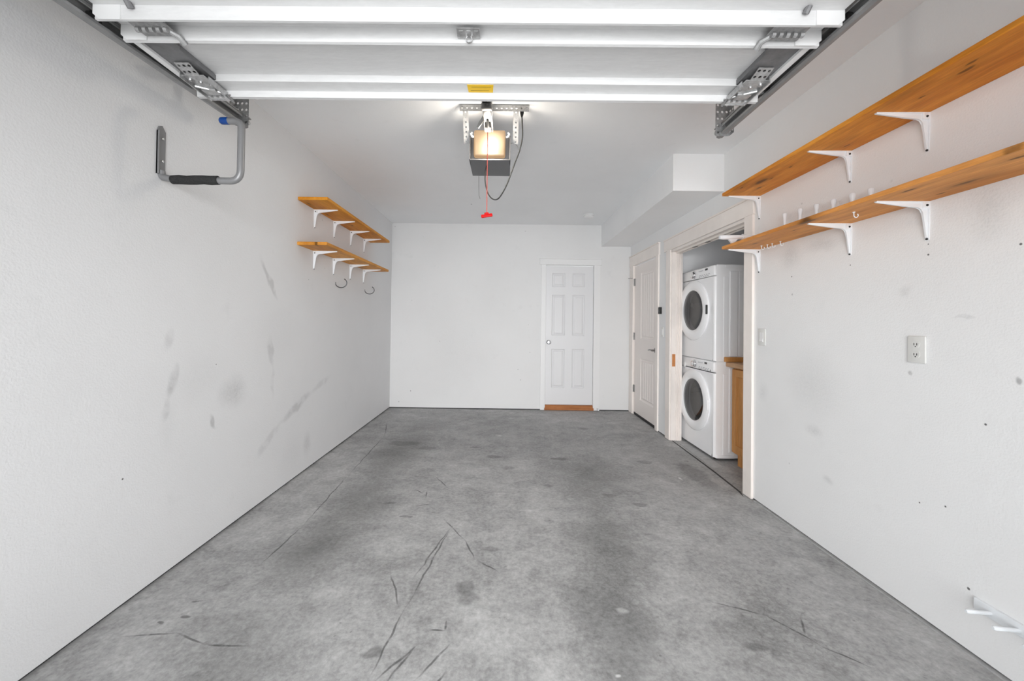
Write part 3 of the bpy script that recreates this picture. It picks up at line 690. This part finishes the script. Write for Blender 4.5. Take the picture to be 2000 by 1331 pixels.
# ceiling mount
ca = MB(); perforated(ca, (-.311, 2.54, 2.640), (.452, 0, 0), (0, 0, .040), 14, 1, .007, (0, .003, 0)); perforated(ca, (-.311, 2.54, 2.683), (.452, 0, 0), (0, .035, 0), 14, 1, .007, (0, 0, -.003))
mt = obj('mounting_angle', ca, M['galv_dull'], op, label='perforated ceiling angle')
for xx in (-.292, .040):
    sp = MB(); perforated(sp, (xx, 2.545, 2.650), (.036, 0, 0), (0, .11, -.175), 1, 7, .006, (0, .003, .002))
    obj('mounting_strap', sp, M['galv_dull'], op, label='perforated hanging strap')
obj('side_strap', MB().tube(fillet([(.024, 2.66, 2.485), (.055, 2.66, 2.485), (.075, 2.66, 2.462), (.080, 2.66, 2.44)], .02), .007, 8, flat=.25), M['galv'], op, True)
cord = MB().tube([(-.122, 2.47, 2.475), (-.1225, 2.47, 2.2), (-.122, 2.47, 1.955)], .0027, 8)
rc = obj('release_cord', cord, M['cord_red'], op, True, 'thin red release cord')
hd = MB().box(-.158, -.086, 2.462, 2.478, 1.925, 1.945, .005).box(-.136, -.108, 2.463, 2.477, 1.940, 1.955, .004)
hd.rot(math.radians(-9), 'Y', (-.122, 2.47, 1.94))
obj('release_handle', hd, M['red'], rc, True, 'red T-shaped pull handle')
obj('antenna_wire', MB().tube([(-.203, 2.86, 2.352), (-.202, 2.86, 2.25), (-.200, 2.86, 2.19), (-.192, 2.86, 2.165)], .0018, 6), M['nickel'], op, True)
lamp = bpy.data.lights.new('opener_bulb', 'POINT'); lamp.energy = 9; lamp.color = (1, .92, .80); lamp.shadow_soft_size = .06
lo = bpy.data.objects.new('opener_bulb', lamp); col.objects.link(lo); lo.location = (cx, 2.525, 2.42)
pc = [(.098, 2.60, 2.66), (.100, 2.60, 2.60), (.104, 2.62, 2.51), (.088, 2.64, 2.43), (.064, 2.65, 2.365), (.037, 2.65, 2.29), (.000, 2.65, 2.19), (-.040, 2.66, 2.12), (-.070, 2.67, 2.100), (-.103, 2.68, 2.115), (-.130, 2.69, 2.16), (-.146, 2.70, 2.23), (-.148, 2.71, 2.29), (-.140, 2.72, 2.352)]
def smooth_path(pts, n=5):
    P = [Vector(p) for p in pts]; P = [P[0]*2-P[1]]+P+[P[-1]*2-P[-2]]; out = []
    for i in range(1, len(P)-2):
        for k in range(n):
            t = k/n; a, b_, c, d = P[i-1:i+3]
            out.append(.5*((2*b_)+(-a+c)*t+(2*a-5*b_+4*c-d)*t*t+(-a+3*b_-3*c+d)*t**3))
    out.append(P[-2]); return out
pcd = thing('power_cord', 'black power cord looping from the ceiling down under the opener', 'power cord', (.098, 2.60, 2.66))
obj('cord', MB().tube(smooth_path(pc), .0042, 8), M['rubber'], pcd, True)
obj('plug', MB().lathe([(0, .02), (.013, .02), (.013, -.006), (.007, -.028), (.004, -.034), (0, -.034)], (.098, 2.60, 2.665), 'Z', 12), M['black'], pcd, True)

# ================================================================ SHELVES
def board(x0, x1, y0, y1, z0, z1, m_, label, group):
    o = obj('shelf_board', MB().box(x0, x1, y0, y1, z0, z1, .003), m_, None, False, None, origin='c')
    return tag(o, label, 'shelf', group)
gl_, gr_ = 'wooden shelves on the left wall', 'wooden shelves on the right wall'
ZLU, ZLL, ZRU, ZRL = 2.212, 1.855, 2.186, 1.803
board(XL, XL+.236, 3.085, 4.76, ZLU, ZLU+.026, M['pine_left'], 'orange pine shelf, upper of the two on the left wall', gl_)
board(XL, XL+.236, 3.085, 4.74, ZLL, ZLL+.026, M['pine_left_low'], 'orange pine shelf, lower of the two on the left wall', gl_)
board(XR-.262, XR, .75, 2.815, ZRU, ZRU+.022, M['pine_upper'], 'long orange pine shelf, upper of the two on the right wall', gr_)
board(XR-.262, XR, .75, 2.815, ZRL, ZRL+.022, M['pine_lower'], 'long knotty pine shelf, lower of the two on the right wall', gr_)
def bracket(dx, arm, leg, label, loc, group):
    t = thing('shelf_bracket', label, 'shelf bracket', loc, group)
    lx, ly, lz = loc
    # pressed steel L: web tapers to both tips, deep rounded inner corner
    web = [(0, 0), (arm, 0), (arm, -.006), (arm*.45, -.021)]
    for k in range(7):
        a = PI/2*k/6; web.append((.024+.022*(1-math.sin(a)), -.026-.022*(1-math.cos(a))))
    web += [(.020, -leg*.42), (.008, -leg), (0, -leg)]
    wm = MB().prism([(lx+dx*p, lz+q) for p, q in web], 'Y', ly-.0045, ly+.0045, .0015)
    # flanges against shelf and wall, wider at the root
    wm.prism([(lx, ly-.012), (lx+dx*arm, ly-.007), (lx+dx*arm, ly+.007), (lx, ly+.012)], 'Z', lz-.003, lz)
    wm.prism([(ly-.012, lz), (ly-.011, lz-leg*.6), (ly-.008, lz-leg-.010), (ly+.008, lz-leg-.010), (ly+.011, lz-leg*.6), (ly+.012, lz)], 'X', min(lx, lx+dx*.003), max(lx, lx+dx*.003))
    wm.box(min(lx, lx+dx*.030), max(lx, lx+dx*.030), ly-.012, ly+.010, lz-.030, lz-.001, .003)
    obj('bracket_body', wm, M['white_enamel'], t, True)
    for zz, yo in ((lz-.018, -.0125), (lz-leg+.002, -.0)):
        if yo: obj('screw', MB().lathe([(0, -.003), (.004, -.003), (.005, 0)], (lx+dx*.014, ly+yo, zz), 'Y', 10), M['black'], t, True)
        else: obj('screw', MB().lathe([(.0045, 0), (.004, dx*.004), (0, dx*.005)], (lx+dx*.003, ly-.002, zz-.008), 'X', 10), M['black'], t, True)
    return t
gb = 'white brackets under the left shelves'
pb = bracket(1, .200, .150, 'white shelf bracket nearest the camera under the upper left shelf', (XL, 3.36, ZLU), gb)
words_ = ['nearest the camera', 'second from the camera', 'third from the camera', 'farthest from the camera']
for row, z_ in (('upper', ZLU), ('lower', ZLL)):
    for k, yy in enumerate((3.36, 3.745, 4.15, 4.54)):
        if row == 'upper' and k == 0: continue
        dup(pb, (XL, yy, z_), 'white shelf bracket %s under the %s left shelf' % (words_[k], row), gb)
gb = 'white brackets under the right shelves'
pb = bracket(-1, .222, .155, 'white shelf bracket nearest the camera under the upper right shelf', (XR, 1.69, ZRU), gb)
words_ = ['nearest the camera', 'in the middle', 'beside the laundry opening']
for row, z_ in (('upper', ZRU), ('lower', ZRL)):
    for k, yy in enumerate((1.69, 2.067, 2.803)):
        if row == 'upper' and k == 0: continue
        dup(pb, (XR, yy, z_), 'white shelf bracket %s under the %s right shelf' % (words_[k], row), gb)

# ================================================================ SMALL THINGS ON THE WALLS
# bike hanger on the left wall
bh = thing('bike_hanger', 'grey steel wall hanger with black foam sleeve and blue tip', 'bike hook', (XL, 1.87, 1.93))
pl = MB().prism([(1.828, 1.945), (1.828, 2.150), (1.836, 2.172), (1.852, 2.180), (1.872, 2.155), (1.872, 1.945)], 'X', XL, XL+.006)
pl.prism([(1.828, 1.945), (1.828, 2.15), (1.832, 2.15), (1.832, 1.945)], 'X', XL, XL+.014)
obj('wall_plate', pl, M['hook_grey'], bh)
for zz in (2.118, 2.010): obj('screw', MB().lathe([(.007, 0), (.006, .004), (0, .006)], (XL+.006, 1.855, zz), 'X', 12), M['chrome'], bh, True, 'bright screw head')
p1 = fillet([(XL+.004, 1.852, 1.965), (XL+.006, 1.854, 1.934), (XL+.07, 1.860, 1.925), (-1.40, 1.862, 1.924), (-1.276, 1.866, 1.922), (-1.276, 1.866, 2.212), (-1.345, 1.866, 2.214)], [.03, .03, .02, .055, .045], 7)
n = len(p1); fl = [min(1, .35+.65*max(0, (i-8))/10) for i in range(n)]
obj('tube', MB().tube(p1, .0160, 14), M['hook_grey'], bh, True)
obj('foam_sleeve', MB().tube([(-1.600+.222*k/6, 1.861, 1.925+.0015*math.sin(k*2.1)) for k in range(7)], [.020, .0215, .0205, .0215, .0205, .0215, .0205], 16), M['foam'], bh, True, 'black foam sleeve')
obj('end_cap', MB().lathe([(0, -.014), (.012, -.013), (.0165, -.007), (.0172, 0), (.0172, .028), (0, .028)], (-1.366, 1.866, 2.214), 'X', 16), M['blue'], bh, True, 'bright blue vinyl tip')

# two wire C hooks under the lower left shelf
def wire_hook(loc, label, rr):
    x0, y0, z0 = loc
    pts = []
    for k in range(15):
        a = math.radians(172+k*(245/14)); pts.append((x0+.055+rr*1.12*math.cos(a), y0, z0+rr*.92*math.sin(a)))
    pts = [(XL, y0, z0+.006)]+pts
    o = obj('wire_hook', MB().tube(pts,    .0048, 8), M['chassis'], None, True, origin=loc)
    return tag(o, label, 'hook', 'dark wire hooks below the lower left shelf')
wire_hook((XL, 3.80, 1.625), 'dark C-shaped wire hook, nearer of the two below the lower left shelf', .050)
wire_hook((XL, 4.60, 1.620), 'dark C-shaped wire hook, farther of the two below the lower left shelf', .050)

# outlet and light switch
ot = thing('wall_outlet', 'white duplex outlet on the bare right wall below the shelves', 'outlet', (XR, 1.728, 1.165))
obj('cover_plate', MB().box(XR-.008, XR, 1.690, 1.766, 1.106, 1.224, .0035, 3), M['plate'], ot, True)
for zz in (1.187, 1.143):
    rc_ = obj('receptacle', MB().prism([(1.728+.0165*sx_, zz+dz) for sx_, dz in ((-.6, -.014), (.6, -.014), (1, -.006), (1, .006), (.6, .014), (-.6, .014), (-1, .006), (-1, -.006))], 'X', XR-.0105, XR-.006), M['plate'], ot)
    obj('slot', MB().box(XR-.0112, XR-.0100, 1.721, 1.7235, zz-.004, zz+.006).box(XR-.0112, XR-.0100, 1.733, 1.7355, zz-.004, zz+.006).box(XR-.0112, XR-.0100, 1.7265, 1.7305, zz-.011, zz-.007), M['black'], rc_)
sw = thing('light_switch', 'white rocker light switch beside the laundry opening', 'light switch', (XR, 2.762, 1.18))
obj('cover_plate', MB().box(XR-.008, XR, 2.724, 2.798, 1.121, 1.239, .0035, 3), M['plate'], sw, True)
obj('rocker', MB().prism([(XR-.008, 1.146), (XR-.014, 1.150), (XR-.009, 1.180), (XR-.010, 1.214), (XR-.008, 1.214)], 'Y', 2.745, 2.778), M['white_plastic'], sw)
wbn = thing('opener_wall_button', 'small black push button on the wall between the cream door and laundry opening', 'wall button', (XR, 4.548, 1.42))
obj('button_body', MB().box(XR-.030, XR, 4.530, 4.566, 1.380, 1.458, .003), M['black'], wbn, True)
obj('button', MB().box(XR-.034, XR-.029, 4.538, 4.558, 1.405, 1.430, .002), M['chassis'], wbn, True)
sw2 = thing('light_switch', 'white light switch between the cream door and laundry opening', 'light switch', (XR, 4.50, 1.17))
obj('cover_plate', MB().box(XR-.008, XR, 4.465, 4.535, 1.115, 1.230, .003, 3), M['plate'], sw2, True)
obj('rocker', MB().box(XR-.012, XR-.007, 4.485, 4.515, 1.14, 1.205, .001), M['white_plastic'], sw2)
# smoke detector
sd = thing('smoke_detector', 'round white smoke detector on the ceiling near the soffit', 'smoke detector', (1.087, 5.13, ZC))
obj('base', MB().lathe([(0, 0), (.070, 0), (.072, -.012), (.066, -.016), (0, -.016)], (1.087, 5.13, ZC), 'Z', 32), M['white_plastic'], sd, True)
obj('cover', MB().lathe([(.060, -.016), (.062, -.028), (.052, -.040), (.020, -.046), (0, -.046)], (1.087, 5.13, ZC), 'Z', 32), M['white_plastic'], sd, True)
# spring door stop on the floor beside the back door casing
ds = thing('door_stop', 'small white door stop at the foot of the back door casing', 'door stop', (1.34, YB-.02, .03))
obj('stem', MB().tube([(1.345, YB-.016, .035), (1.347, YB-.075, .030)], .008, 10), M['white_plastic'], ds, True)
obj('tip', MB().lathe([(0, -.016), (.012, -.014), (.014, 0), (0, .002)], (1.347, YB-.078, .030), 'Y', 14), M['white_enamel'], ds, True)

# tool rack with upright pegs behind the lower right shelf
tk = thing('tool_rack', 'white wall rack of upright pegs behind the lower right shelf', 'tool rack', (XR, 2.80, 1.885))
obj('wall_rail', MB().box(XR-.022, XR, 1.84, 2.83, 1.832, 1.862, .003), M['white_enamel'], tk)
am = MB().tube([(XR-.01, 2.80, 1.893), (XR-.10, 2.80, 1.893), (XR-.18, 2.80, 1.890), (XR-.262, 2.80, 1.888), (XR-.285, 2.80, 1.888)], [.014, .013, .017, .017, .013], 12)
am.tube([(XR-.105, 2.80, 1.893), (XR-.125, 2.80, 1.893)], .020, 12)
am.prism([(XR-.235, 1.885), (XR-.20, 1.845), (XR-.185, 1.845), (XR-.15, 1.885)], 'Y', 2.794, 2.806)
obj('end_arm', am, M['white_enamel'], tk, True, 'thick rounded end arm')
for yy, zt in ((2.50, 1.979), (2.37, 1.971), (2.245, 1.960), (2.13, 1.952), (2.014, 1.946), (1.912, 1.937)):
    obj('peg', MB().lathe([(.009, 1.858-zt), (.009, -.035), (.0125, -.018), (.0135, -.004), (.011, 0), (0, 0)], (XR-.036, yy, zt), 'Z', 12).box(XR-.05, XR-.01, yy-.010, yy+.010, 1.846, 1.862), M['white_enamel'], tk, True)
# cup hooks screwed under the lower right shelf
hk = 'white cup hooks under the lower right shelf'
def cup_hook(loc, label, m_=None):
    x0, y0, z0 = loc
    pts = [(x0, y0, z0), (x0, y0, z0-.010)]+[(x0+.010-.010*math.cos(a), y0, z0-.016-.010*math.sin(a)) for a in [k*PI*1.25/8 for k in range(9)]]
    o = obj('cup_hook', MB().tube(pts, .0022, 8).lathe([(0, -.003), (.006, -.003), (.006, 0), (0, 0)], (x0, y0, z0), 'Z', 10), M['white_enamel'], None, True, origin=loc)
    return tag(o, label, 'hook', hk)
c0 = cup_hook((1.735, 2.660, ZRL), 'white cup hook under the lower right shelf, closest to the end bracket')
for loc, lab in (((1.748, 2.620, ZRL), 'white cup hook in the row of four, second from the end bracket'), ((1.756, 2.585, ZRL), 'white cup hook in the row of four, third from the end bracket'),
                 ((1.764, 2.520, ZRL), 'white cup hook in the row of four, fourth from the end bracket'), ((1.640, 1.850, ZRL), 'lone white cup hook under the middle of the lower right shelf')):
    dup(c0, loc, lab, hk)
# low peg rack near the floor on the right
lr = thing('peg_rack', 'white peg rail low on the right wall near the floor', 'peg rack', (XR, 1.515, .21))
obj('wall_rail', MB().box(XR-.012, XR, .80, 1.515, .192, .236, .002), M['white_enamel'], lr)
for k in range(8):
    yy = 1.462-k*.080
    obj('peg', MB().tube([(XR-.010, yy, .212), (XR-.055, yy, .215), (XR-.098, yy, .219), (XR-.102, yy, .219)], [.007, .007, .0075, .005], 12), M['white_enamel'], lr, True)

# ================================================================ LAUNDRY
def machine(kind, label, z0, z1, cy_, cz, glass_r, base):
    t = thing(kind, label, 'washing machine' if kind == 'washing_machine' else 'dryer', (2.30, 4.0, z0))
    xf, xb, y0, y1 = 1.955, 2.70, 3.662, 4.345
    bd = MB().box(xf+.022, xb, y0, y0+.012, z0, z1).box(xf+.022, xb, y1-.012, y1, z0, z1).box(xb-.01, xb+.001, y0+.003, y1-.003, z0+.001, z1-.001).box(xf+.023, xb-.001, y0+.003, y1-.003, z1-.016, z1-.0005).box(xf+.023, xb-.001, y0+.003, y1-.003, z0+.0005, z0+.012)
    # pressed panels on the near side
    bd.box(xf+.085, xf+.125, y0-.004, y0, z0+.03, z1-.115, .002).box(xf+.140, xf+.215, y0-.010, y0, z0+.05, z1-.06, .005).box(xf+.225, xb-.05, y0-.006, y0, z0+.06, z1-.06, .005)
    bd.box(xf+.10, xb, y0-.003, y0, z1-.030, z1-.004, .001)
    if base: bd.box(xf+.025, xf+.19, y0-.010, y0, z0, z0+.030, .003)
    obj('cabinet_body', bd, M['appliance'], t)
    # front sheet with round opening and rolled edges
    zt = z1-.108
    fp = MB(); nseg = 64; rim = []; ho = []; out = []
    yi0, yi1, zi0, zi1 = y0+.020, y1-.020, z0+.006, zt
    for k in range(nseg):
        a = 2*PI*k/nseg; c, s_ = math.cos(a), math.sin(a)
        tx = ((yi1-cy_) if c > 0 else (cy_-yi0))/max(abs(c), 1e-6); tz = ((zi1-cz) if s_ > 0 else (cz-zi0))/max(abs(s_), 1e-6)
        q = min(tx, tz); out.append((cy_+q*c, cz+q*s_)); ho.append((cy_+.235*c, cz+.235*s_))
    A = [fp.bm.verts.new((xf, *p)) for p in out]; B = [fp.bm.verts.new((xf, *p)) for p in ho]; C = [fp.bm.verts.new((xf+.06, *p)) for p in ho]
    for k in range(nseg):
        k2 = (k+1) % nseg
        fp.bm.faces.new((A[k], A[k2], B[k2], B[k])); fp.bm.faces.new((B[k], B[k2], C[k2], C[k]))
    # fill the four corners
    for yy, zz in ((yi0, zi0), (yi1, zi0), (yi0, zi1), (yi1, zi1)):
        near = sorted(range(nseg), key=lambda k: abs(out[k][0]-yy)+abs(out[k][1]-zz))
        k0 = near[0]; k1 = None
        for kk in ((k0+1) % nseg, (k0-1) % nseg):
            if (abs(out[kk][0]-yy) < 1e-6) != (abs(out[k0][0]-yy) < 1e-6) or (abs(out[kk][1]-zz) < 1e-6) != (abs(out[k0][1]-zz) < 1e-6): k1 = kk
        if k1 is not None: fp.face((xf, *out[k0]), (xf, *out[k1]), (xf, yy, zz))
    def quad(ya, yb_, za, zb): fp.face((xf, ya, za), (xf+.020, yb_, za), (xf+.020, yb_, zb), (xf, ya, zb))
    for yi, yo in ((yi0, y0), (yi1, y1)):
        prev = (xf, yi)
        for k in range(1, 6):
            a = PI/2*k/5; cur = (xf+.024*(1-math.cos(a)), yi+(yo-yi)*math.sin(a))
            fp.face((prev[0], prev[1], zi0), (cur[0], cur[1], zi0), (cur[0], cur[1], zi1), (prev[0], prev[1], zi1)); prev = cur
    fp.face((xf, yi0, zi0), (xf, yi1, zi0), (xf+.03, yi1, z0), (xf+.03, yi0, z0))
    bmesh.ops.remove_doubles(fp.bm, verts=fp.bm.verts, dist=1e-5)
    obj('front_panel', fp, M['appliance'], t, True)
    # control fascia
    cp = MB().box(xf-.004, xf+.05, y0+.001, y1-.001, zt+.004, z1, .016, 4)
    cpo = obj('control_panel', cp, M['appliance'], t, True)
    kd = MB().lathe([(.041, 0), (.041, -.004), (.034, -.006), (.032, -.022), (.027, -.026), (0, -.026)], (xf-.004, cy_+.0, z1-.054), 'X', 28)
    obj('program_dial', kd, M['chrome'], cpo, True, 'round chrome program dial')
    obj('dial_centre', MB().lathe([(.020, 0), (.018, -.003), (0, -.003)], (xf-.030, cy_, z1-.054), 'X', 20), M['white_plastic'], cpo, True)
    obj('display', MB().box(xf-.0065, xf-.004, 3.782, 3.826, z1-.036, z1-.018), M['black'], cpo)
    for rr_ in range(2):
        for q in range(5):
            yy = 3.745+q*.043 if rr_ == 0 else 3.765+q*.04
            obj('button', MB().box(xf-.0065, xf-.004, yy, yy+.018, z1-.078-.014*rr_, z1-.072-.014*rr_), M['appliance_grey'], cpo)
    for q in range(4): obj('button', MB().box(xf-.0065, xf-.004, 3.87+q*.024, 3.878+q*.024, z1-.036, z1-.026), M['appliance_grey'], cpo)
    if base:
        obj('drawer_knob', MB().lathe([(.030, 0), (.030, -.004), (.020, -.010), (0, -.010)], (xf-.004, 4.245, z1-.085), 'X', 24), M['white_plastic'], cpo, True)
        obj('power_button', MB().lathe([(.010, 0), (.009, -.003), (0, -.003)], (xf-.004, 3.715, z1-.088), 'X', 12), M['appliance_grey'], cpo, True)
    # round door: fat ring, glass bowl
    ring = MB().lathe([(.300, .006), (.308, -.002), (.308, -.010), (.300, -.018), (.284, -.025), (.262, -.029), (.240, -.028), (.226, -.024), (glass_r, -.014), (glass_r-.004, .0)], (xf-.004, cy_, cz), 'X', 72)
    dr = obj('door', ring, M['appliance'], t, True, 'fat round white door ring')
    obj('door_glass', MB().lathe([(glass_r, -.012), (glass_r*.9, -.014), (glass_r*.72, -.012), (glass_r*.5, -.008), (glass_r*.25, -.005), (0, -.004)], (xf-.004, cy_, cz), 'X', 56), M['glass'], dr, True, 'dark tinted door glass')
    if not base:
        obj('door_latch', MB().box(xf-.034, xf-.018, 3.748, 3.764, cz-.045, cz+.045, .004), M['black'], dr, True, 'black door catch')
    else:
        obj('door_grip', MB().box(xf-.030, xf-.014, 3.728, 3.740, cz-.05, cz+.05, .004), M['appliance'], dr, True)
    dm = MB().lathe([(.228, .012), (.232, .06), (.240, .20), (.235, .40), (.10, .43), (0, .435)], (xf, cy_, cz), 'X', 56)
    for q in range(3):
        a = 2*PI*q/3+.3
        dm.tube([(xf+.07, cy_+.205*math.cos(a), cz+.205*math.sin(a)), (xf+.36, cy_+.205*math.cos(a), cz+.205*math.sin(a))], [.03, .03], 10)
    obj('drum', dm, M['drum'] if base else M['dark_drum'], t, True)
    gk = MB().lathe([(.233, .004), (.210, -.004), (.200, .010), (.206, .05), (.228, .06)], (xf, cy_, cz), 'X', 56)
    obj('door_gasket', gk, M['appliance_grey'], t, True)
    for yy in ((y0+.05, y1-.05) if base else ()):
        for xx in (xf+.05, xb-.05): obj('foot', MB().lathe([(0, 0), (.022, 0), (.022, .012), (.008, .014), (.008, .03), (0, .03)], (xx, yy, z0-.022), 'Z', 12), M['black'], t, True)
    return t
machine('washing_machine', 'white front-loading washing machine on the floor, under the dryer', .022, .917, 4.03, .497, .212, True)
machine('tumble_dryer', 'white front-loading dryer stacked on top of the washing machine', .918, 1.826, 4.055, 1.408, .206, False)

cb = thing('base_cabinet', 'orange maple base cabinet beside the washing machine', 'cabinet', (2.4, 3.0, 0))
obj('cabinet_carcass', MB().box(2.096, 2.68, 2.35, 3.585, .10, .875).box(2.115, 2.68, 2.36, 3.535, 0, .10), M['maple'], cb)
obj('kick_board', MB().box(2.105, 2.116, 2.36, 3.535, 0, .10), M['maple'], cb)
for ya, yb_ in ((2.96, 3.575), (2.36, 2.94)):
    dd = MB(); fn3 = lambda u_, v_, d: (2.074+d, u_, v_)
    panelled(dd, [ya, ya+.06, yb_-.06, yb_], [.115, .185, .800, .862], {(1, 1)}, fn3, [(.005, .010), (.014, .013)])
    dd.box(2.089, 2.094, ya, yb_, .115, .862)
    for a, b_, c, d in ((ya, ya+.001, .115, .862), (yb_-.001, yb_, .115, .862)): dd.box(2.074, 2.09, a, b_, c, d)
    obj('cabinet_door', dd, M['maple'], cb)
wt = obj('worktop', MB().box(2.050, 2.70, 2.34, 3.640, .878, .918, .006), M['worktop'], None, origin='c')
tag(wt, 'wood-look worktop on the maple cabinet in the laundry closet', 'worktop')
bsd = obj('end_splash', MB().box(2.040, 2.70, 3.628, 3.650, .920, .965, .002), M['maple'], None, origin='c')
tag(bsd, 'orange wooden strip standing on the worktop against the machines', 'splashback')
